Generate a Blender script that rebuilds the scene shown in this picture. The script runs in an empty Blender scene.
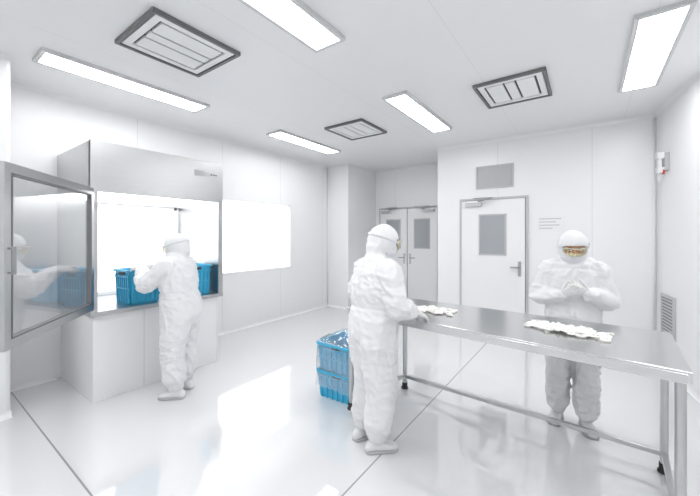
import bpy, bmesh, math, random
from mathutils import Vector, Matrix, noise
random.seed(4)
scene=bpy.context.scene
V=Vector
# ------------------------------------------------------------------ materials
def new_mat(name):
    m=bpy.data.materials.new(name); m.use_nodes=True
    nt=m.node_tree; b=nt.nodes.get('Principled BSDF'); return m,nt,b
def mat(name,col,rough=.5,metal=0,nscale=0,namt=.04,bump=0,bscale=60,stretch=None,coat=0,spec=.5,subs=0):
    m,nt,b=new_mat(name)
    b.inputs['Base Color'].default_value=(*col,1); b.inputs['Roughness'].default_value=rough
    b.inputs['Metallic'].default_value=metal; b.inputs['Coat Weight'].default_value=coat
    b.inputs['Specular IOR Level'].default_value=spec
    if subs:
        b.inputs['Subsurface Weight'].default_value=subs; b.inputs['Subsurface Scale'].default_value=.02
    tc=nt.nodes.new('ShaderNodeTexCoord'); mp=nt.nodes.new('ShaderNodeMapping')
    nt.links.new(tc.outputs['Object'],mp.inputs['Vector'])
    if stretch: mp.inputs['Scale'].default_value=stretch
    n=nt.nodes.new('ShaderNodeTexNoise'); n.inputs['Scale'].default_value=nscale or 6; n.inputs['Detail'].default_value=3
    nt.links.new(mp.outputs[0],n.inputs['Vector'])
    mx=nt.nodes.new('ShaderNodeMix'); mx.data_type='RGBA'
    mx.inputs[6].default_value=(*[max(0,c*(1-namt)) for c in col],1); mx.inputs[7].default_value=(*[min(1,c*(1+namt)) for c in col],1)
    nt.links.new(n.outputs['Fac'],mx.inputs[0]); nt.links.new(mx.outputs[2],b.inputs['Base Color'])
    if bump:
        n2=nt.nodes.new('ShaderNodeTexNoise'); n2.inputs['Scale'].default_value=bscale; n2.inputs['Detail'].default_value=4
        nt.links.new(mp.outputs[0],n2.inputs['Vector'])
        bp=nt.nodes.new('ShaderNodeBump'); bp.inputs['Strength'].default_value=bump; bp.inputs['Distance'].default_value=.01
        nt.links.new(n2.outputs['Fac'],bp.inputs['Height']); nt.links.new(bp.outputs[0],b.inputs['Normal'])
    return m
def panel_mat(name,col,axes,rough=.35,width=.006,dark=.8,spec=.5,coat=0):
    """axes: list of (axis index, spacing, offset) : panel joints every spacing"""
    m,nt,b=new_mat(name); b.inputs['Roughness'].default_value=rough; b.inputs['Specular IOR Level'].default_value=spec
    b.inputs['Coat Weight'].default_value=coat; b.inputs['Coat Roughness'].default_value=.02; b.inputs['Coat IOR'].default_value=2.0
    g=nt.nodes.new('ShaderNodeNewGeometry'); s=nt.nodes.new('ShaderNodeSeparateXYZ'); nt.links.new(g.outputs['Position'],s.inputs[0])
    last=None
    def mth(op,a,bv=None):
        n=nt.nodes.new('ShaderNodeMath'); n.operation=op
        if isinstance(a,(int,float)): n.inputs[0].default_value=a
        else: nt.links.new(a,n.inputs[0])
        if bv is not None:
            if isinstance(bv,(int,float)): n.inputs[1].default_value=bv
            else: nt.links.new(bv,n.inputs[1])
        return n.outputs[0]
    for ax,sp,off in axes:
        v=mth('ADD',s.outputs[ax],-off+sp*20.5); v=mth('DIVIDE',v,sp); v=mth('FRACT',v); v=mth('SUBTRACT',v,.5); v=mth('ABSOLUTE',v)
        v=mth('LESS_THAN',v,width/sp/2)
        last=v if last is None else mth('MAXIMUM',last,v)
    n=nt.nodes.new('ShaderNodeTexNoise'); n.inputs['Scale'].default_value=.8; nt.links.new(g.outputs['Position'],n.inputs['Vector'])
    m0=nt.nodes.new('ShaderNodeMix'); m0.data_type='RGBA'
    m0.inputs[6].default_value=(*[c*.985 for c in col],1); m0.inputs[7].default_value=(*col,1); nt.links.new(n.outputs['Fac'],m0.inputs[0])
    mx=nt.nodes.new('ShaderNodeMix'); mx.data_type='RGBA'; nt.links.new(m0.outputs[2],mx.inputs[6])
    mx.inputs[7].default_value=(*[c*dark for c in col],1)
    if last is not None: nt.links.new(last,mx.inputs[0])
    else: mx.inputs[0].default_value=0
    nt.links.new(mx.outputs[2],b.inputs['Base Color'])
    return m
def emis(name,col,st):
    m,nt,b=new_mat(name); b.inputs['Base Color'].default_value=(.9,.9,.9,1)
    b.inputs['Emission Color'].default_value=(*col,1); b.inputs['Emission Strength'].default_value=st; b.inputs['Roughness'].default_value=.3
    return m
def glass(name,tint,fac,rough=.02):
    m=bpy.data.materials.new(name); m.use_nodes=True; nt=m.node_tree; nt.nodes.clear()
    o=nt.nodes.new('ShaderNodeOutputMaterial'); t=nt.nodes.new('ShaderNodeBsdfTransparent'); g=nt.nodes.new('ShaderNodeBsdfGlossy')
    t.inputs[0].default_value=(*tint,1); g.inputs['Roughness'].default_value=rough; g.inputs[0].default_value=(1,1,1,1)
    lw=nt.nodes.new('ShaderNodeLayerWeight'); lw.inputs[0].default_value=.25
    a=nt.nodes.new('ShaderNodeMath'); a.operation='MULTIPLY_ADD'; a.inputs[1].default_value=.5; a.inputs[2].default_value=fac; nt.links.new(lw.outputs['Facing'],a.inputs[0]); a.use_clamp=True
    mx=nt.nodes.new('ShaderNodeMixShader'); nt.links.new(a.outputs[0],mx.inputs[0]); nt.links.new(t.outputs[0],mx.inputs[1]); nt.links.new(g.outputs[0],mx.inputs[2])
    nt.links.new(mx.outputs[0],o.inputs[0]); return m
M={}
M['wall_y']=panel_mat('wall_panel_y',(.90,.904,.915),[(1,1.18,.62)],.3)
M['wall_x']=panel_mat('wall_panel_x',(.90,.904,.915),[(0,1.18,.05)],.3)
M['ceil']=panel_mat('ceiling_panel',(.865,.868,.875),[(0,1.2,-2.02)],.45,.005,.88)
M['floor']=panel_mat('floor_epoxy',(.80,.806,.818),[(0,9.0,-1.15),(1,9.0,.68)],.03,.011,.45,spec=.8,coat=1)
M['trimw']=mat('trim_white',(.86,.862,.87),.35,namt=.01)
M['steel']=mat('brushed_steel',(.56,.565,.57),.28,1,nscale=8,namt=.06,stretch=(1,1,30))
M['steelt']=mat('table_steel',(.68,.685,.69),.2,1,nscale=5,namt=.05,stretch=(1,30,1))
M['steeld']=mat('steel_dark',(.36,.37,.38),.35,1)
M['dark']=mat('dark_gap',(.05,.05,.055),.6)
M['grey']=mat('grey_metal',(.17,.172,.178),.45)
M['lgrey']=mat('light_grey',(.55,.555,.565),.4)
M['lframe']=mat('lamp_frame',(.66,.665,.675),.4)
M['pgrey']=mat('pale_grey',(.46,.465,.475),.25)
M['white']=mat('white_paint',(.88,.883,.89),.35,namt=.01)
M['doorw']=mat('door_white',(.87,.873,.88),.35,namt=.01)
M['black']=mat('black_rubber',(.03,.03,.03),.6)
M['red']=mat('red_plastic',(.6,.03,.03),.4)
M['lamp']=emis('lamp_diffuser',(1,1,1),16.5)
M['hoodlamp']=emis('hood_lamp_diffuser',(1,1,1),5)
M['win']=emis('frosted_window',(1,1,1),.85)
M['glass']=glass('clear_glass',(.95,.955,.96),.03)
M['dglass']=mat('door_window_glass',(.38,.40,.42),.08)
M['blue']=mat('blue_plastic',(.05,.46,.72),.3,nscale=5,namt=.1)
M['film']=glass('plastic_film',(.96,.98,.99),.14,.2)
M['suit']=mat('coverall_fabric',(.80,.807,.822),.8,bump=.12,bscale=35,nscale=3,namt=.01)
M['mask']=mat('mask_fabric',(.76,.78,.80),.8,bump=.1,bscale=80)
M['glove']=mat('glove_latex',(.78,.78,.78),.5)
M['skin']=mat('skin',(.55,.32,.20),.5,subs=.1)
M['hair']=mat('hair_dark',(.02,.015,.012),.6)
M['eye']=mat('eye_white',(.75,.75,.73),.2)
M['iris']=mat('iris_dark',(.03,.015,.01),.1)
M['lens']=glass('goggle_lens',(.93,.86,.60),.04)
M['gframe']=mat('goggle_frame',(.60,.57,.45),.3)
M['sole']=mat('shoe_sole',(.5,.5,.52),.6)
M['shoe']=mat('shoe_white',(.80,.805,.81),.45)
M['parts']=mat('white_plastic',(.92,.91,.88),.7)
# ------------------------------------------------------------------ mesh builder
class MB:
    def __init__(s,name): s.name=name; s.v=[]; s.f=[]; s.m=[]; s.mats=[]
    def mi(s,m):
        m=M[m] if isinstance(m,str) else m
        if m not in s.mats: s.mats.append(m)
        return s.mats.index(m)
    def add(s,vs,fs,m):
        o=len(s.v); s.v+= [V(v) for v in vs]; k=s.mi(m)
        for f in fs: s.f.append([i+o for i in f]); s.m.append(k)
    def box(s,a,b,m,mx=None):
        x0,y0,z0=[min(a[i],b[i]) for i in range(3)]; x1,y1,z1=[max(a[i],b[i]) for i in range(3)]
        vs=[V(p) for p in [(x0,y0,z0),(x1,y0,z0),(x1,y1,z0),(x0,y1,z0),(x0,y0,z1),(x1,y0,z1),(x1,y1,z1),(x0,y1,z1)]]
        if mx: vs=[mx@v for v in vs]
        s.add(vs,[(0,3,2,1),(4,5,6,7),(0,1,5,4),(1,2,6,5),(2,3,7,6),(3,0,4,7)],m)
    def prism(s,poly,z0,z1,m):
        n=len(poly); vs=[V((p[0],p[1],z0)) for p in poly]+[V((p[0],p[1],z1)) for p in poly]
        fs=[tuple(reversed(range(n))),tuple(range(n,2*n))]+[(i,(i+1)%n,(i+1)%n+n,i+n) for i in range(n)]
        s.add(vs,fs,m)
    def bar(s,a,b,w,h,m):
        a=V(a);b=V(b);t=(b-a).normalized(); up=V((0,0,1)) if abs(t.z)<.9 else V((0,1,0))
        r=t.cross(up).normalized(); u=r.cross(t)
        vs=[p+r*sx*w/2+u*sz*h/2 for p in (a,b) for sx,sz in((-1,-1),(1,-1),(1,1),(-1,1))]
        s.add(vs,[(3,2,1,0),(4,5,6,7),(0,1,5,4),(1,2,6,5),(2,3,7,6),(3,0,4,7)],m)
    def loft(s,pts,rad,m,seg=18,hint=(1,0,0),cap=1.0,sub=5,closed_smooth=True):
        pts=[V(p) for p in pts]; rad=[(r,r) if not isinstance(r,(tuple,list)) else tuple(r) for r in rad]
        P=[];R=[]
        n=len(pts)
        if sub>1 and n>2:
            for i in range(n-1):
                p0=pts[max(i-1,0)];p1=pts[i];p2=pts[i+1];p3=pts[min(i+2,n-1)]
                for k in range(sub):
                    t=k/sub; P.append(.5*((2*p1)+(p2-p0)*t+(2*p0-5*p1+4*p2-p3)*t*t+(3*p1-p0-3*p2+p3)*t**3))
                    e=t*t*(3-2*t); R.append(tuple(rad[i][j]*(1-e)+rad[i+1][j]*e for j in (0,1)))
            P.append(pts[-1]);R.append(rad[-1])
        else: P=pts;R=rad
        T=[]
        for i in range(len(P)): T.append((P[min(i+1,len(P)-1)]-P[max(i-1,0)]).normalized())
        h=V(hint); 
        if abs(h.dot(T[0]))>.95: h=V((0,1,0)) if abs(T[0].y)<.9 else V((0,0,1))
        rings=[]; sd=(h-T[0]*h.dot(T[0])).normalized()
        def ring(c,sd,bt,ra,rb): return [c+sd*ra*math.cos(2*math.pi*k/seg)+bt*rb*math.sin(2*math.pi*k/seg) for k in range(seg)]
        sds=[]
        for i in range(len(P)):
            sd=(sd-T[i]*sd.dot(T[i])).normalized(); sds.append(sd)
        def add_cap(i,sign):
            out=[]; r=min(R[i])*cap; bt=T[i].cross(sds[i])
            for a in (80,62,40,20):
                a=math.radians(a); out.append(ring(P[i]+T[i]*sign*r*math.sin(a),sds[i],bt,R[i][0]*math.cos(a),R[i][1]*math.cos(a)))
            return out
        if cap>0: rings+=add_cap(0,-1)
        for i in range(len(P)): rings.append(ring(P[i],sds[i],T[i].cross(sds[i]),*R[i]))
        if cap>0: rings+=list(reversed(add_cap(len(P)-1,1)))
        vs=[v for r in rings for v in r]; fs=[]
        for i in range(len(rings)-1):
            for k in range(seg):
                a=i*seg+k;b=i*seg+(k+1)%seg; fs.append((a,b,b+seg,a+seg))
        fs.append(tuple(reversed(range(seg)))); fs.append(tuple(range(len(vs)-seg,len(vs))))
        s.add(vs,fs,m)
    def cyl(s,a,b,r,m,seg=16): s.loft([a,b],[r,r],m,seg=seg,cap=0,sub=1)
    def ell(s,c,r,m,mx=None,seg=24,rings=14):
        vs=[];fs=[];c=V(c)
        for i in range(1,rings):
            ph=math.pi*i/rings
            for k in range(seg):
                th=2*math.pi*k/seg; vs.append(V((r[0]*math.sin(ph)*math.cos(th),r[1]*math.sin(ph)*math.sin(th),r[2]*math.cos(ph)))+c)
        vs.append(V((0,0,r[2]))+c); vs.append(V((0,0,-r[2]))+c)
        for i in range(rings-2):
            for k in range(seg):
                a=i*seg+k;b=i*seg+(k+1)%seg; fs.append((a,a+seg,b+seg,b))
        t=len(vs)-2
        for k in range(seg):
            fs.append((t,k,(k+1)%seg)); o=(rings-2)*seg; fs.append((t+1,o+(k+1)%seg,o+k))
        if mx: vs=[mx@v for v in vs]
        s.add(vs,fs,m)
    def done(s,loc=(0,0,0),rz=0,parent=None,bevel=0,smooth=False,fix=True):
        me=bpy.data.meshes.new(s.name); me.from_pydata([tuple(v) for v in s.v],[],s.f)
        for m in s.mats: me.materials.append(m)
        for p,k in zip(me.polygons,s.m): p.material_index=k
        if fix:
            bm=bmesh.new(); bm.from_mesh(me); bmesh.ops.recalc_face_normals(bm,faces=bm.faces); bm.to_mesh(me); bm.free()
        if smooth:
            for p in me.polygons: p.use_smooth=True
        me.update()
        o=bpy.data.objects.new(s.name,me); scene.collection.objects.link(o)
        o.location=loc; o.rotation_euler=(0,0,rz)
        if parent: o.parent=parent
        if bevel:
            b=o.modifiers.new('bevel','BEVEL'); b.width=bevel; b.segments=2; b.limit_method='ANGLE'
        return o
def wall_holes(name,axis,c0,c1,a0,a1,z0,z1,holes,m):
    """slab of thickness c0..c1 on 'axis'; a= other horizontal axis"""
    mb=MB(name); A=sorted({a0,a1,*[h[0] for h in holes],*[h[1] for h in holes]}); Z=sorted({z0,z1,*[h[2] for h in holes],*[h[3] for h in holes]})
    for i in range(len(A)-1):
        for j in range(len(Z)-1):
            ca=(A[i]+A[i+1])/2;cz=(Z[j]+Z[j+1])/2
            if any(h[0]<ca<h[1] and h[2]<cz<h[3] for h in holes): continue
            if axis==0: mb.box((c0,A[i],Z[j]),(c1,A[i+1],Z[j+1]),m)
            else: mb.box((A[i],c0,Z[j]),(A[i+1],c1,Z[j+1]),m)
    return mb.done()
H=3.0; YF=5.5; YB=6.6; XL=-4.55; BACK=-2.6
def rx(y): return .69+.138*(5.5-y)
# ------------------------------------------------------------------ shell
mb=MB('floor'); mb.box((-4.75,BACK-.1,-.1),(2.0,6.75,0),'floor'); mb.done()
mb=MB('ceiling'); mb.box((-4.75,BACK-.1,H),(2.0,6.75,H+.1),'ceil'); mb.done()
wall_holes('wall_left',0,-4.75,XL,BACK,YF,0,H,[(2.62,4.44,.89,2.1),(1.08,2.28,.82,1.88)],'wall_y')
mb=MB('wall_column'); mb.box((XL,BACK,0),(-3.9,.59,H),'wall_y'); mb.done(bevel=.03)
mb=MB('wall_far_left'); mb.box((-4.75,YF,0),(-4.0,6.75,H),'wall_x'); mb.done(bevel=.012)
mb=MB('wall_recess'); mb.box((-4.0,YB,0),(-2.1,6.75,H),'wall_x'); mb.done()
mb=MB('wall_far_right'); mb.box((-2.1,YF,0),(.69,6.75,H),'wall_x'); mb.done(bevel=.012)
mb=MB('wall_right'); mb.prism([(rx(YF),YF),(rx(BACK),BACK),(rx(BACK)+.15,BACK),(rx(YF)+.15,YF)],0,H,'wall_y'); mb.done()
mb=MB('wall_back'); mb.box((-3.9,BACK-.1,0),(2.0,BACK,H),'wall_x'); mb.done()
def cove(name,a,b,inn,r,zsign,z,m='trimw'):
    """concave quarter cove between wall & ceiling/floor"""
    mb=MB(name); a=V((a[0],a[1],0));b=V((b[0],b[1],0)); inn=V((inn[0],inn[1],0)).normalized()
    prof=[(0.001,0.001)]
    for k in range(7):
        t=math.pi/2*k/6; prof.append((r*(1-math.sin(t))+.001, r*(1-math.cos(t))+.001))
    n=len(prof); vs=[]
    for p in (a,b):
        for d,h in prof: vs.append(p+inn*d+V((0,0,z+zsign*h)))
    fs=[tuple(range(n)),tuple(range(n,2*n))]+[(i,(i+1)%n,(i+1)%n+n,i+n) for i in range(n)]
    mb.add(vs,fs,m); mb.done()
runs=[('left',(XL,.59),(XL,YF),(1,0)),('far_left',(XL,YF),(-4.0,YF),(0,-1)),('recess_side',(-4.0,YF),(-4.0,YB),(1,0)),
      ('recess',(-4.0,YB),(-2.1,YB),(0,-1)),('far_right',(-2.1,YF),(.69,YF),(0,-1)),('right',(rx(YF),YF),(rx(BACK),BACK),(-1,-.138)),
      ('column',(-3.9,BACK),(-3.9,.59),(1,0))]
for i,(n,a,b,inn) in enumerate(runs):
    cove('trim_%d'%(i+1),a,b,inn,.05,-1,H)
    if n=='left':
        cove('baseboard_left',(XL,.59),(XL,1.02),inn,.05,1,0); cove('baseboard_left_far',(XL,2.34),(XL,YF),inn,.05,1,0)
    elif n in('far_right','recess'): 
        if n=='far_right':
            cove('baseboard_far_a',a,(-1.76,YF),inn,.05,1,0); cove('baseboard_far_b',(-.65,YF),b,inn,.05,1,0)
    else: cove('baseboard_'+n,a,b,inn,.05,1,0)
# vertical corner trims
mb=MB('trim_8'); 
for x,y in ((XL+.012,YF-.012),(.665,YF-.02)): mb.cyl((x,y,.05),(x,y,H-.05),.012,'trimw')
mb.done(smooth=True)
# ------------------------------------------------------------------ windows
def pane(name,y0,y1,z0,z1,x=XL,fw=.035,mull=None):
    mb=MB(name)
    mb.box((x-.09,y0,z0),(x-.08,y1,z1),'win')
    for a,b in (((x-.1,y0,z0),(x+.004,y0+fw,z1)),((x-.1,y1-fw,z0),(x+.004,y1,z1)),((x-.1,y0,z0),(x+.004,y1,z0+fw)),((x-.1,y0,z1-fw),(x+.004,y1,z1))): mb.box(a,b,'white')
    if mull:
        for y in mull: mb.box((x-.085,y-.015,z0),(x-.06,y+.015,z1),'white')
    mb.done()
pane('window_1',2.62,4.44,.89,2.1)
# ------------------------------------------------------------------ ceiling lights
def light(x0,x1,y0,y1):
    mb=MB('ceiling_light'); z=H-.001; f=.03; cx,cy=(x0+x1)/2,(y0+y1)/2
    a,b=x0-cx,x1-cx; c,d=y0-cy,y1-cy
    for p,q in (((a,c,-.03),(a+f,d,0)),((b-f,c,-.03),(b,d,0)),((a+f,c,-.03),(b-f,c+f,0)),((a+f,d-f,-.03),(b-f,d,0))): mb.box(p,q,'lframe')
    mb.box((a+f,c+f,-.026),(b-f,d-f,-.004),'lamp')
    mb.done(loc=(cx,cy,z))
for r in ((-3.8,-3.5,.7,2.13),(-3.8,-3.5,3.2,4.6),(-1.77,-1.48,.6,2.0),(-1.8,-1.51,3.1,4.52),(.26,.56,2.95,4.38),(.26,.56,.4,1.8),
          (-3.6,-3.3,-1.9,-.5),(-1.77,-1.48,-1.9,-.5),(.26,.56,-1.9,-.5)): light(*r)  # near right panel and row behind camera: unseen, added for even fill light
def cvent(x0,x1,y0,y1):
    mb=MB('ceiling_vent'); cx,cy=(x0+x1)/2,(y0+y1)/2; w,l=(x1-x0)/2,(y1-y0)/2
    def ring(w,l,t,z0,z1,m):
        mb.box((-w,-l,z0),(-w+t,l,z1),m); mb.box((w-t,-l,z0),(w,l,z1),m); mb.box((-w+t,-l,z0),(w-t,-l+t,z1),m); mb.box((-w+t,l-t,z0),(w-t,l,z1),m)
    mb.box((-w+.02,-l+.02,-.006),(w-.02,l-.02,0),'dark')
    ring(w,l,.024,-.03,0,'grey')
    ring(w-.034,l-.034,.05,-.022,-.004,'white')
    w2=w-.104;l2=l-.104
    mb.box((-w2,-l2,-.022),(-.062,l2,-.004),'white'); mb.box((.062,-l2,-.022),(w2,l2,-.004),'white'); mb.box((-.042,-l2,-.022),(.042,l2,-.004),'white')
    mb.done(loc=(cx,cy,H-.001))
for r in ((-2.93,-2.3,1.0,1.67),(-.93,-.3,3.38,4.05),(-2.95,-2.33,3.5,4.15)): cvent(*r)
# ------------------------------------------------------------------ doors
def leaf(mb,x0,x1,z1,y,wx0,wx1,wz0,wz1,hx,hside):
    mb.box((x0,y-.045,.01),(x1,y-.012,z1),'doorw')
    f=.02
    mb.box((wx0,y-.050,wz0),(wx1,y-.046,wz1),'dglass')
    for a,b in (((wx0-f,y-.056,wz0-f),(wx0,y-.045,wz1+f)),((wx1,y-.056,wz0-f),(wx1+f,y-.045,wz1+f)),((wx0-f,y-.056,wz0-f),(wx1+f,y-.045,wz0)),((wx0-f,y-.056,wz1),(wx1+f,y-.045,wz1+f))): mb.box(a,b,'lgrey')
    mb.box((hx-.02,y-.055,.9),(hx+.02,y-.045,1.12),'steel')
    mb.bar((hx,y-.085,1.03),(hx+hside*.12,y-.085,1.03),.018,.018,'steeld'); mb.bar((hx,y-.055,1.03),(hx,y-.09,1.03),.018,.018,'steeld')
def frame(mb,x0,x1,z1,y,w=.05):
    mb.box((x0-w,y-.03,0),(x0,y-.001,z1+w),'lgrey'); mb.box((x1,y-.03,0),(x1+w,y-.001,z1+w),'lgrey'); mb.box((x0,y-.03,z1),(x1,y-.001,z1+w),'lgrey')
    mb.box((x0,y-.013,0),(x1,y-.001,z1),'grey')
def closer(mb,x,z,y,d):
    mb.box((x,y-.10,z-.1),(x+d*.24,y-.045,z-.04),'lgrey'); mb.bar((x+d*.2,y-.09,z-.03),(x+d*.42,y-.14,z+.015),.03,.012,'steeld'); mb.bar((x+d*.42,y-.14,z+.015),(x+d*.12,y-.04,z+.03),.03,.012,'steeld')
mb=MB('door_1'); frame(mb,-1.68,-.74,2.07,YF,.03); leaf(mb,-1.672,-.748,2.062,YF,-1.38,-1.02,1.22,1.82,-.82,-1); closer(mb,-1.6,2.07,YF,1); mb.done()
mb=MB('door_2'); frame(mb,-3.86,-2.5,2.1,YB,.03); leaf(mb,-3.852,-3.19,2.092,YB,-3.68,-3.36,1.25,1.85,-3.25,-1); leaf(mb,-3.17,-2.508,2.092,YB,-3.0,-2.68,1.25,1.85,-3.11,1)
closer(mb,-3.8,2.1,YB,1); closer(mb,-2.56,2.1,YB,-1); mb.done()
# wall vent above door
mb=MB('wall_vent_panel'); x0,x1,z0,z1=-1.43,-.93,2.27,2.58; y=YF-.001
mb.box((x0,y-.008,z0),(x1,y,z1),'pgrey')
for a,b in (((x0-.025,y-.02,z0-.025),(x0,y,z1+.025)),((x1,y-.02,z0-.025),(x1+.025,y,z1+.025)),((x0,y-.02,z0-.025),(x1,y,z0)),((x0,y-.02,z1),(x1,y,z1+.025))): mb.box(a,b,'lgrey')
for k in range(18):
    z=z0+.012+k*.0165; mb.box((x0+.01,y-.013,z),(x1-.01,y-.008,z+.010),'lgrey')
mb.done()
mb=MB('wall_sign'); y=YF-.001
mb.box((-.6,y-.006,1.56),(-.25,y,1.79),'white')
for k,(a,b) in enumerate(((-.57,-.3),(-.57,-.36),(-.57,-.32),(-.57,-.4))): mb.box((a,y-.009,1.74-k*.045),(b,y-.006,1.752-k*.045),'lgrey')
mb.done()
# right wall fittings (local frame: y along wall)
def on_right(name,y,build):
    mb=MB(name); build(mb); d=math.atan2(.138,1); o=mb.done(loc=(rx(y)-.001,y,0),rz=d); return o
def louvre(mb):
    mb.box((-.012,-.16,.36),(0,.16,.80),'grey')
    for a,b in (((-.022,-.19,.33),(0,-.16,.83)),((-.022,.16,.33),(0,.19,.83)),((-.022,-.16,.33),(0,.16,.36)),((-.022,-.16,.80),(0,.16,.83))): mb.box(a,b,'lgrey')
    for k in range(12): mb.box((-.02,-.16,.37+k*.036),(-.01,.16,.388+k*.036),'lgrey')
on_right('return_air_grille',5.1,louvre)
def phone(mb):
    mb.box((-.04,-.06,2.24),(0,.06,2.44),'lgrey'); mb.box((-.085,-.04,2.26),(-.06,.01,2.42),'white')
    mb.box((-.10,-.05,2.38),(-.04,.02,2.45),'white'); mb.box((-.10,-.05,2.22),(-.04,.02,2.28),'white')
    mb.box((-.055,-.058,2.20),(-.04,-.02,2.25),'red')
    mb.loft([(-.08,-.02,2.22),(-.07,.03,2.12),(-.03,.05,2.17),(-.02,.03,2.24)],[.006]*4,'white',seg=8)
on_right('wall_telephone',5.15,phone)
# ------------------------------------------------------------------ clean hood
y0,y1=1.03,2.33; xf=-3.57
mb=MB('laminar_flow_hood')
mb.box((XL+.005,y0+.03,0.001),(xf-.03,y1-.03,.78),'white')
mb.box((XL+.005,y0,.78),(xf+.02,y1,.82),'steel')
mb.box((XL+.005,y0,.82),(xf,y0+.03,2.35),'steel'); mb.box((XL+.005,y1-.03,.82),(xf,y1,2.35),'steel')
mb.box((XL+.005,y0+.03,2.32),(xf,y1-.03,2.35),'steel')
mb.box((xf-.03,y0,1.9),(xf+.015,y1,2.355),'steel')
mb.box((xf-.03,y0,.82),(xf+.012,y0+.055,1.9),'steel'); mb.box((xf-.03,y1-.055,.82),(xf+.012,y1,1.9),'steel')
mb.box((xf+.001,y0+.055,1.9),(xf+.013,y1-.055,1.935),'steeld')
mb.box((XL+.005,y0+.03,1.97),(xf-.03,y1-.03,1.99),'white')
mb.box((-4.42,1.12,1.93),(-3.75,2.24,1.968),'hoodlamp')
mb.box((XL+.005,y0+.03,1.88),(XL+.03,y1-.03,1.97),'steel')
mb.box((xf+.0151,1.98,2.18),(xf+.018,2.12,2.24),'lgrey')
for k in range(3): mb.cyl((xf+.014,2.18+k*.03,2.21),(xf+.024,2.18+k*.03,2.21),.008,'grey')
for k in range(3): mb.box((xf-.031,y0+.45+k*.4,.01),(xf-.0285,y0+.454+k*.4,.77),'lgrey')
mb.done(bevel=.003)
pane('window_2',1.08,2.28,.82,1.88)
# open glass door
hx,hy=-3.545,1.04; fx,fy=-2.66,.36; L=math.hypot(fx-hx,fy-hy); ang=math.atan2(fy-hy,fx-hx)
mb=MB('hood_glass_door'); z0,z1=.85,1.92; w=.055
mb.box((.01,-.018,z0),(w,.018,z1),'steel'); mb.box((L-w,-.018,z0),(L,.018,z1),'steel'); mb.box((w,-.018,z0),(L-w,.018,z0+w),'steel'); mb.box((w,-.018,z1-w),(L-w,.018,z1),'steel')
mb.box((w,-.004,z0+w),(L-w,.004,z1-w),'glass')
f=.012
for a,b in (((w,-.02,z0+w),(w+f,.02,z1-w)),((L-w-f,-.02,z0+w),(L-w,.02,z1-w)),((w,-.02,z0+w),(L-w,.02,z0+w+f)),((w,-.02,z1-w-f),(L-w,.02,z1-w))): mb.box(a,b,'grey')
mb.bar((L-.028,.045,1.28),(L-.028,.045,1.44),.015,.015,'steeld'); mb.bar((L-.028,.018,1.29),(L-.028,.05,1.29),.012,.012,'steeld'); mb.bar((L-.028,.018,1.43),(L-.028,.05,1.43),.012,.012,'steeld')
for z in (1.0,1.75): mb.cyl((.005,0,z-.05),(.005,0,z+.05),.011,'steeld')
mb.done(loc=(hx,hy,0),rz=ang)
# ------------------------------------------------------------------ crates
def crate(lx,ly,h,loc,rz=0,parent=None,name='plastic_crate'):
    mb=MB(name); t=.008; tap=.93
    def side(p,q,n):
        # wall between p,q (top corners) with outward normal n
        p=V(p);q=V(q);n=V(n)
        pb=V((p.x*tap,p.y*tap,0));qb=V((q.x*tap,q.y*tap,0)); 
        mb.add([pb,qb,q,p,pb-n*t,qb-n*t,q-n*t,p-n*t],[(0,1,2,3),(7,6,5,4),(0,3,7,4),(1,5,6,2),(0,4,5,1),(3,2,6,7)],'blue')
        d=(q-p); nr=7
        for k in range(nr):
            f=(k+.5)/nr
            a=pb.lerp(qb,f); b=p.lerp(q,f); b=a.lerp(b,.88)
            mb.bar(a+n*.006,b+n*.006,.012,.012,'blue')
        a=pb.lerp(p,.45)+n*.006;b=qb.lerp(q,.45)+n*.006; mb.bar(a,b,.012,.012,'blue')
        a=pb.lerp(p,.8)+n*.008;b=qb.lerp(q,.8)+n*.008; mb.bar(a,b,.016,.014,'blue')
        mb.bar(p+n*.008-V((0,0,.01)),q+n*.008-V((0,0,.01)),.03,.02,'blue')
        c=pb.lerp(p,.9).lerp(qb.lerp(q,.9),.5); dd=d.normalized(); mb.bar(c-dd*.05+n*.005,c+dd*.05+n*.005,.014,.03,'dark')
    x,y=lx/2,ly/2
    side((-x,-y,h),(x,-y,h),(0,-1,0)); side((x,-y,h),(x,y,h),(1,0,0)); side((x,y,h),(-x,y,h),(0,1,0)); side((-x,y,h),(-x,-y,h),(-1,0,0))
    mb.box((-x*tap,-y*tap,.002),(x*tap,y*tap,.012),'blue')
    return mb.done(loc=loc,rz=rz,parent=parent)
crate(.30,.33,.34,(-3.81,1.53,.822),.05)
crate(.30,.33,.34,(-3.81,2.07,.822),-.04)
crate(.43,.38,.25,(-1.85,2.55,.002),.03)
c2=crate(.43,.38,.25,(-1.85,2.55,.256),-.02)
# crumpled film liner
mb=MB('plastic_liner'); N=72; rings=[]
for j,(s_,z) in enumerate(((1.12,-.16),(1.10,-.06),(1.09,.02),(1.07,.15),(1.06,.24),(1.0,.28),(.90,.25),(.80,.22),(.6,.20),(.3,.17))):
    r=[]
    for k in range(N):
        a=2*math.pi*k/N; c,s=math.cos(a),math.sin(a); q=1/max(abs(c)/.215,abs(s)/.19)
        p=V((c*q*s_,s*q*s_,z)); nn=noise.noise_vector(p*18)*.018; r.append(p+nn+V((0,0,.025*noise.noise(p*14))))
    rings.append(r)
vs=[v for r in rings for v in r]; fs=[(i*N+k,i*N+(k+1)%N,(i+1)*N+(k+1)%N,(i+1)*N+k) for i in range(len(rings)-1) for k in range(N)]
mb.add(vs,fs,'film'); mb.done(parent=c2,smooth=True)
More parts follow.
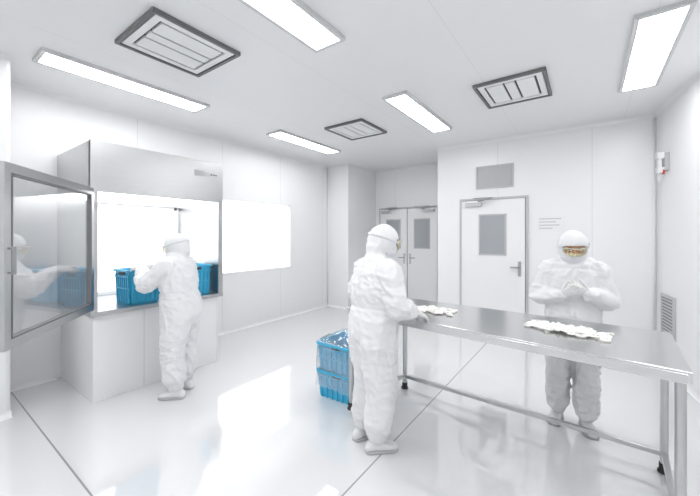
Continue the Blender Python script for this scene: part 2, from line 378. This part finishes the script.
# ------------------------------------------------------------------ table
FL=V((-1.70,2.30,0));FR=V((.385,2.10,0));BR=V((.43,2.90,0));BL=V((-1.50,3.0,0)); TZ=.886
mb=MB('stainless_table')
mb.prism([FL,FR,BR,BL],TZ-.012,TZ,'steelt')
cen=(FL+FR+BR+BL)/4
def ins(p,d): 
    v=(cen-p); return p+V((math.copysign(d,v.x),math.copysign(d,v.y),0))
C=[FL,FR,BR,BL]
for i in range(4):
    a=ins(C[i],.012);b=ins(C[(i+1)%4],.012); mb.bar(a+V((0,0,TZ-.034)),b+V((0,0,TZ-.034)),.024,.045,'steelt')
I=[ins(p,.035) for p in C]
for p in I:
    mb.cyl(p+V((0,0,.05)),p+V((0,0,TZ-.02)),.021,'steel'); mb.cyl(p+V((0,0,.012)),p+V((0,0,.06)),.026,'black'); mb.cyl(p+V((0,0,.0005)),p+V((0,0,.014)),.034,'black')
for a,b in ((I[2],I[3]),(I[1],I[2]),(I[3],I[0])):
    mb.bar(a+V((0,0,.12)),b+V((0,0,.12)),.03,.03,'steel')
for a,b in ((I[0],I[1]),(I[2],I[3])): mb.bar(a+V((0,0,TZ-.05)),b+V((0,0,TZ-.05)),.03,.03,'steel')
mb.done(bevel=.002)
def pile(c,lx,ly,n,rz,seed):
    rnd=random.Random(seed); mb=MB('plastic_parts_pile')
    for i in range(n):
        x=rnd.gauss(0,.42)*lx/1.3; y=rnd.gauss(0,.40)*ly/1.3
        x=max(-lx/2,min(lx/2,x)); y=max(-ly/2,min(ly/2,y))
        lvl=rnd.random()*.014*max(0,1-abs(x)/(lx/2))
        a=rnd.random()*6.28; r=.012+.014*rnd.random(); arc=2+rnd.random()*3; pts=[]
        for k in range(5):
            t=a+arc*k/4; pts.append((x+r*math.cos(t),y+r*math.sin(t)*.9,.0095+lvl+.0015*math.sin(t*2)))
        mb.loft(pts,[(.009,.0065),(.008,.0055),(.009,.006),(.008,.0055),(.0095,.007)],'parts',seg=8,sub=3,hint=(0,0,1) if False else (1,0,0),cap=.7)
    mb.done(loc=c,rz=rz,smooth=True)
pile((-1.03,2.58,TZ+.0005),.32,.17,90,.1,1)
pile((-.11,2.55,TZ+.0005),.42,.18,140,-.2,2)
# ------------------------------------------------------------------ people
def remesh(o,vox,it):
    m=o.modifiers.new('r','REMESH'); m.mode='VOXEL'; m.voxel_size=vox; m.use_smooth_shade=True
    s=o.modifiers.new('s','SMOOTH'); s.factor=.5; s.iterations=it
    bpy.context.view_layer.update()
    dg=bpy.context.evaluated_depsgraph_get(); dg.update()
    me=bpy.data.meshes.new_from_object(o.evaluated_get(dg)); o.modifiers.clear(); old=o.data; o.data=me
    if not me.materials:
        for mm in old.materials: me.materials.append(mm)
    for p in me.polygons: p.use_smooth=True
    return o
def ridge(n): return (1-min(1,abs(n)*2.4))**1.4
def hand(name,side,w,d,n,curl,parent,spread=.04,thumb=(.55,.65,.5),sc=1.0):
    """side +1 right, -1 left; w wrist, d finger direction, n palm-facing direction"""
    w=V(w);d=V(d).normalized();n=V(n);n=(n-d*n.dot(d)).normalized(); s=(d.cross(n) if side>0 else n.cross(d)).normalized()
    mb=MB(name)
    mb.loft([w-d*.05,w,w+d*.03*sc,w+d*.06*sc,w+d*.082*sc],[(.026,.02),(.026,.019),(.034*sc,.018),(.039*sc,.016),(.036*sc,.012)],'glove',hint=s,seg=18,cap=.6)
    lens=[.068,.076,.071,.056]
    for i in range(4):
        off=(.029-.0193*i)*sc; base=w+d*(.075+(0,.005,.002,-.006)[i])*sc+s*off
        ang=0; p=base-d*.02; pts=[p,base]; rr=[.0088,.0095]; sp=spread*(1.5-i)
        dd=(d+s*sp).normalized()
        c=curl[i] if isinstance(curl,(list,tuple)) else curl
        p=base
        for k,fr in enumerate((.45,.31,.24)):
            ang+=c*(.8,1.1,.7)[k]; v=dd*math.cos(ang)+n*math.sin(ang); p=p+v*lens[i]*fr*sc; pts.append(p); rr.append((.0088,.0082,.0070)[k])
        mb.loft(pts,rr,'glove',seg=12,sub=3)
    tb=w+d*.02*sc+s*.024*sc+n*.004
    v1=(s*thumb[0]+d*thumb[1]+n*thumb[2]).normalized(); v2=(s*(thumb[0]-.35)+d*(thumb[1]+.1)+n*(thumb[2]+.1)).normalized()
    p1=tb+v1*.036*sc;p2=p1+v2*.03*sc;p3=p2+(v2+d*.2-s*.1).normalized()*.024*sc
    mb.loft([tb-v1*.015,tb,p1,p2,p3],[.012,.014,.011,.0102,.0085],'glove',seg=12,sub=3)
    o=mb.done(parent=parent,fix=True); remesh(o,.0024,2); return o
def person(loc,face,hip=.79,lean=0.0,shz=1.25,head=(0,.05,1.425),pitch=25,hyaw=0,arms=None,feet=None,curl=.5,seed=0,name='cleanroom_worker',hands=None,bulk=1.0):
    rz=math.atan2(-face[0],face[1])
    mb=MB(name); B=bulk
    L=lambda z: lean*max(0,(z-hip))/(shz-hip)
    tor=[(hip-.07,.145*B,.130*B),(hip+.0,.182*B,.150*B),(hip+.10,.186*B,.152*B),(hip+.20,.172*B,.136*B),(shz-.14,.188*B,.140*B),(shz-.05,.188*B,.130*B),(shz+.015,.150*B,.104*B),(shz+.06,.085,.078),(shz+.10,.068,.073)]
    hc=V(head); neck=V((0,L(shz)+.005,shz+.04))
    pts=[(0,L(z),z) for z,_,_ in tor[:-1]]+[tuple(neck.lerp(hc,.45))]
    mb.loft(pts,[(a,b) for _,a,b in tor],'suit',seg=28,cap=.6,sub=4)
    sx_=.165*B
    mb.loft([(-sx_,L(shz),shz-.018),(-.08,L(shz)-.008,shz+.02),(.08,L(shz)-.008,shz+.02),(sx_,L(shz),shz-.018)],[.070,.064,.064,.070],'suit',seg=18)
    # head hood
    HM=Matrix.Translation(hc)@Matrix.Rotation(math.radians(hyaw),4,'Z')@Matrix.Rotation(math.radians(-pitch),4,'X')
    mb.ell((0,0,0),(.104,.118,.128),'suit',HM)
    mb.ell((0,.035,-.055),(.075,.078,.075),'suit',HM)
    # hood drape into shoulders
    a=HM@V((0,-.025,-.05)); b=V((0,L(shz)-.005,shz+.045))
    mb.loft([a,a.lerp(b,.5),b,b+V((0,0,-.055))],[(.090,.090),(.078,.080),(.108,.096),(.165*B,.122*B)],'suit',seg=24,cap=.5)
    arms=arms or {}
    joints=[]
    for sd,k in ((1,'r'),(-1,'l')):
        A=arms[k]; sh=V((sd*.16*B,L(shz),shz-.02)); el=V(A[0]); wr=V(A[1]); joints+= [(el,.14),(wr,.10),(sh,.11)]
        um=sh.lerp(el,.5); fm=el.lerp(wr,.5); fd=(wr-el).normalized()
        mb.loft([sh+V((-sd*.05,0,0)),sh,um,el,fm,wr-fd*.03,wr+fd*.005],[.072,.076*B,.070*B,.068*B,.062*B,.047,.033],'suit',seg=20)
    for i,(sd,fp) in enumerate(((1,feet[0]),(-1,feet[1]))):
        fx_,fy_,fyaw=fp; h=V((sd*.085,0,hip-.02)); an=V((fx_,fy_-.0,.10)); kn=h.lerp(an,.50)+V((sd*.005,.025,0))
        joints+=[(kn,.17),(an+V((0,0,.06)),.16)]; joints.append((V((0,0,hip-.05)),.17))
        mb.loft([h+V((0,0,.05)),h,h.lerp(kn,.5),kn,kn.lerp(an,.4),kn.lerp(an,.75),an+V((0,0,.03)),an+V((0,0,-.015))],
            [(.10,.115),(.104*B,.132*B),(.096*B,.118*B),(.084*B,.10*B),(.084*B,.096*B),(.082*B,.09*B),(.070,.076),(.052,.062)],'suit',seg=22,cap=.4)
    o=mb.done(loc=(loc[0],loc[1],0),rz=rz)
    remesh(o,.0085,5)
    me=o.data; HI=HM.inverted(); off=V((seed*3.1,seed*1.7,seed*2.3))
    nrm=[v.normal.copy() for v in me.vertices]
    for v,nn in zip(me.vertices,nrm):
        p=v.co.copy(); wj=0
        for c,r in joints:
            dd=(p-c).length
            if dd<r*1.6: wj=max(wj,1-dd/(r*1.6))
        q=p+off; q=q+noise.noise_vector(q*3.0)*.12
        n1=noise.noise(V((q.x*5,q.y*5+q.z*4,q.z*14))); n2=noise.noise(V((q.x*12+q.z*4,q.y*12,q.z*2.8))); n3=noise.noise(V((q.x*8-q.z*14,q.y*8+q.z*6,q.z*10+q.x*9)))
        hd=HI@p; hl=(hd.x/.13)**2+(hd.y/.14)**2+(hd.z/.15)**2; hw=.3 if hl<1.15 else 1
        disp=hw*((.002+.012*wj)*(ridge(n1)-.4)+.015*(ridge(n2)-.4)*(1-wj*.5)+.006*(ridge(n3)-.4))
        if hw==1:
            disp-=.006*math.exp(-((p.z-(hip+.20))/.010)**2)*(1 if abs(p.x)<.19*B and abs(p.y-L(p.z))<.16*B else 0)   # elastic waist
            if nn.y>.5 and hip-.02<p.z<shz: disp-=.007*math.exp(-(p.x/.009)**2)                                   # front zip
            if p.z>shz-.02 and abs(p.z-(shz+.012))<.03: disp-=.006*math.exp(-((p.z-(shz+.005)+p.x*p.x*.8)/.008)**2)                  # hood cape hem
        v.co=p+nn*disp
        if hl<1.3 and hd.y>.02:
            e=(hd.x/.074)**2+((hd.z-.018)/.036)**2
            if e<1.25:
                k=min(1,(1.25-e)/.35); h2=HI@v.co; h2.y-=.042*k; v.co=HM@h2
    me.update()
    # shoes
    for nm,(fx_,fy_,fyaw) in (('shoe_right',feet[0]),('shoe_left',feet[1])):
        s=MB(nm); st=[(-.085,.012,.035),(-.075,.028,.060),(-.04,.036,.085),(0,.038,.092),(.05,.041,.070),(.10,.046,.052),(.145,.042,.042),(.168,.028,.032),(.176,.012,.022)]
        rings=[]; K=20
        for y,wd,hh in st:
            r=[]
            for k in range(K):
                a=2*math.pi*k/K; c,sn=math.cos(a),math.sin(a)
                r.append((math.copysign(abs(c)**.7,c)*wd, y*.9, .012+(hh-.012)*.5+(hh-.012)*.5*math.copysign(abs(sn)**.75,sn)))
            rings.append(r)
        RM=Matrix.Translation((fx_,fy_-.01,0))@Matrix.Rotation(math.radians(fyaw),4,'Z')
        vs=[RM@V(v) for r in rings for v in r]; fs=[(i*K+k,i*K+(k+1)%K,(i+1)*K+(k+1)%K,(i+1)*K+k) for i in range(len(rings)-1) for k in range(K)]
        fs+=[tuple(range(K)),tuple(range(len(vs)-K,len(vs)))]
        s.add(vs,fs,'shoe')
        poly=[(wd*1.06+.002,y*.91) for y,wd,hh in st]+[(-(wd*1.06+.002),y*.91) for y,wd,hh in reversed(st)]
        n=len(poly); vs=[RM@V((x,y,z)) for z in (.001,.016) for x,y in poly]
        s.add(vs,[tuple(range(n)),tuple(range(n,2*n))]+[(i,(i+1)%n,(i+1)%n+n,i+n) for i in range(n)],'sole')
        s.done(parent=o,smooth=True)
    # face
    f=MB('face'); f.ell((0,0,0),(.083,.099,.113),'skin'); f.ell((0,.098,-.012),(.013,.018,.024),'skin'); f.ell((0,.1,-.03),(.018,.016,.012),'skin')
    f.ell((0,.094,-.062),(.026,.010,.007),'skin'); f.ell((0,.075,-.095),(.03,.025,.02),'skin')
    for sx in(-1,1): f.ell((sx*.034,.083,.036),(.024,.014,.008),'skin'); f.ell((sx*.05,.068,-.02),(.02,.02,.02),'skin'); f.ell((sx*.086,-.005,-.005),(.008,.02,.03),'skin')
    f.v=[HM@v for v in f.v]; fo=f.done(parent=o); remesh(fo,.004,2)
    e=MB('eyes')
    for sx in(-1,1):
        e.ell((sx*.032,.084,.014),(.014,.0115,.008),'eye'); e.ell((sx*.032,.0925,.012),(.0055,.004,.0055),'iris')
        e.loft([(sx*.014,.094,.033),(sx*.033,.0945,.039),(sx*.052,.080,.034)],[.003,.0042,.0025],'hair',seg=8,hint=(0,0,1))
        e.loft([(sx*.018,.093,.021),(sx*.032,.0965,.024),(sx*.047,.084,.019)],[.002,.0025,.002],'hair',seg=6,hint=(0,0,1))
    e.v=[HM@v for v in e.v]; e.done(parent=o,smooth=True)
    m=MB('face_mask'); m.ell((0,.062,-.052),(.078,.062,.052),'mask'); m.ell((0,.1,-.03),(.030,.028,.032),'mask'); m.ell((0,.04,-.06),(.092,.06,.05),'mask')
    m.v=[HM@v for v in m.v]; mo=m.done(parent=o); remesh(mo,.005,4)
    g=MB('safety_goggles'); pts=[];N=28
    for k in range(N+1):
        a=2*math.pi*k/N; x=.074*math.copysign(abs(math.cos(a))**.7,math.cos(a)); z=.018+.031*math.copysign(abs(math.sin(a))**.7,math.sin(a))
        pts.append(V((x,.132-(x/.074)**2*.042,z)))
    g.loft(pts,[.0055]*len(pts),'gframe',seg=8,sub=1,hint=(0,1,0),cap=0)
    nx=10; vs=[];fs=[]
    for j in range(5):
        z=.018+(-.027+.0135*j)
        for i in range(nx+1):
            x=-.07+.14*i/nx; x*= .9 if j in(0,4) else 1; vs.append((x,.133-(x/.074)**2*.042,z))
    for j in range(4):
        for i in range(nx): fs.append((j*(nx+1)+i,j*(nx+1)+i+1,(j+1)*(nx+1)+i+1,(j+1)*(nx+1)+i))
    g.add(vs,fs,'lens')
    pts=[V((.076*1.0,.085,.018))]
    for k in range(13):
        a=math.radians(35-250*k/12); pts.append(V((.108*math.cos(a),.121*math.sin(a),.02)))
    pts.append(V((-.076,.085,.018)))
    g.loft(pts,[(.002,.010)]*len(pts),'mask',seg=8,sub=2,hint=(1,0,0),cap=0)
    g.v=[HM@v for v in g.v]; g.done(parent=o,smooth=True)
    for k,sd in (('r',1),('l',-1)):
        el,wr=V(arms[k][0]),V(arms[k][1]); hd=hands[k]
        d=V(hd[0]).normalized(); hand('hand_right' if sd>0 else 'hand_left',sd,wr+d*.012,d,hd[1],hd[2],o,sc=.95)
    return o
# front worker (behind table, inspecting a part)
pr=person((-.10,3.20),(.10,-1),shz=1.245,head=(0,.06,1.418),pitch=28,hyaw=4,seed=1,bulk=1.03,
  arms={'r':((.235,.02,1.005),(.085,.215,1.055)),'l':((-.235,.02,1.005),(-.085,.215,1.075))},
  feet=((.10,-.02,-14),(-.085,.05,12)),
  hands={'r':((-.75,.45,.45),(-.35,-.6,.6),.5),'l':((.75,.45,.35),(.35,-.6,.6),.45)})
# worker at near left end of table
pm=person((-1.265,2.04),(.50,.86),hip=.80,lean=.03,shz=1.27,head=(.0,.085,1.46),pitch=20,hyaw=-8,seed=2,bulk=1.12,
  arms={'r':((.25,.05,1.03),(.15,.26,.955)),'l':((-.30,.02,1.04),(-.12,.24,.975))},
  feet=((.09,-.01,-12),(-.09,-.03,10)),
  hands={'r':((-.05,.85,-.30),(-.3,-.2,-.9),.35),'l':((.3,.85,-.3),(.3,-.2,-.9),.4)})
# worker at hood
pl=person((-3.15,1.63),(-.86,-.50),hip=.78,lean=.05,shz=1.235,head=(.03,.07,1.40),pitch=20,hyaw=0,seed=3,bulk=1.10,
  arms={'r':((.20,.22,1.07),(.11,.40,1.19)),'l':((-.20,.22,1.06),(-.05,.38,1.19))},
  feet=((.10,.03,-10),(-.10,.0,8)),
  hands={'r':((-.1,.95,.08),(-.6,0,-.8),.35),'l':((.25,.95,.08),(.5,0,-.8),.35)})
# small part held by the front worker
mb=MB('plastic_connector'); mb.loft([(-.03,0,0),(-.01,0,.006),(.012,0,.004),(.03,.0,-.006)],[.008,.006,.007,.01],'parts',seg=12); mb.cyl((-.002,0,0),(-.002,0,.025),.005,'parts')
p=pr.matrix_basis@V((0,.285,1.135)); mb.done(loc=p,rz=.1,smooth=True)
# ------------------------------------------------------------------ world, camera, view
w=bpy.data.worlds.new('world'); scene.world=w; w.use_nodes=True
w.node_tree.nodes['Background'].inputs[0].default_value=(1,1,1,1); w.node_tree.nodes['Background'].inputs[1].default_value=.6
cam=bpy.data.cameras.new('camera'); co=bpy.data.objects.new('camera',cam); scene.collection.objects.link(co)
cam.sensor_width=36; cam.lens=17; cam.shift_y=-12/700; cam.clip_start=.02
co.location=(0,0,1.5); co.rotation_euler=(math.pi/2,0,math.radians(35.7)); scene.camera=co
scene.view_settings.view_transform='Standard'; scene.view_settings.exposure=0
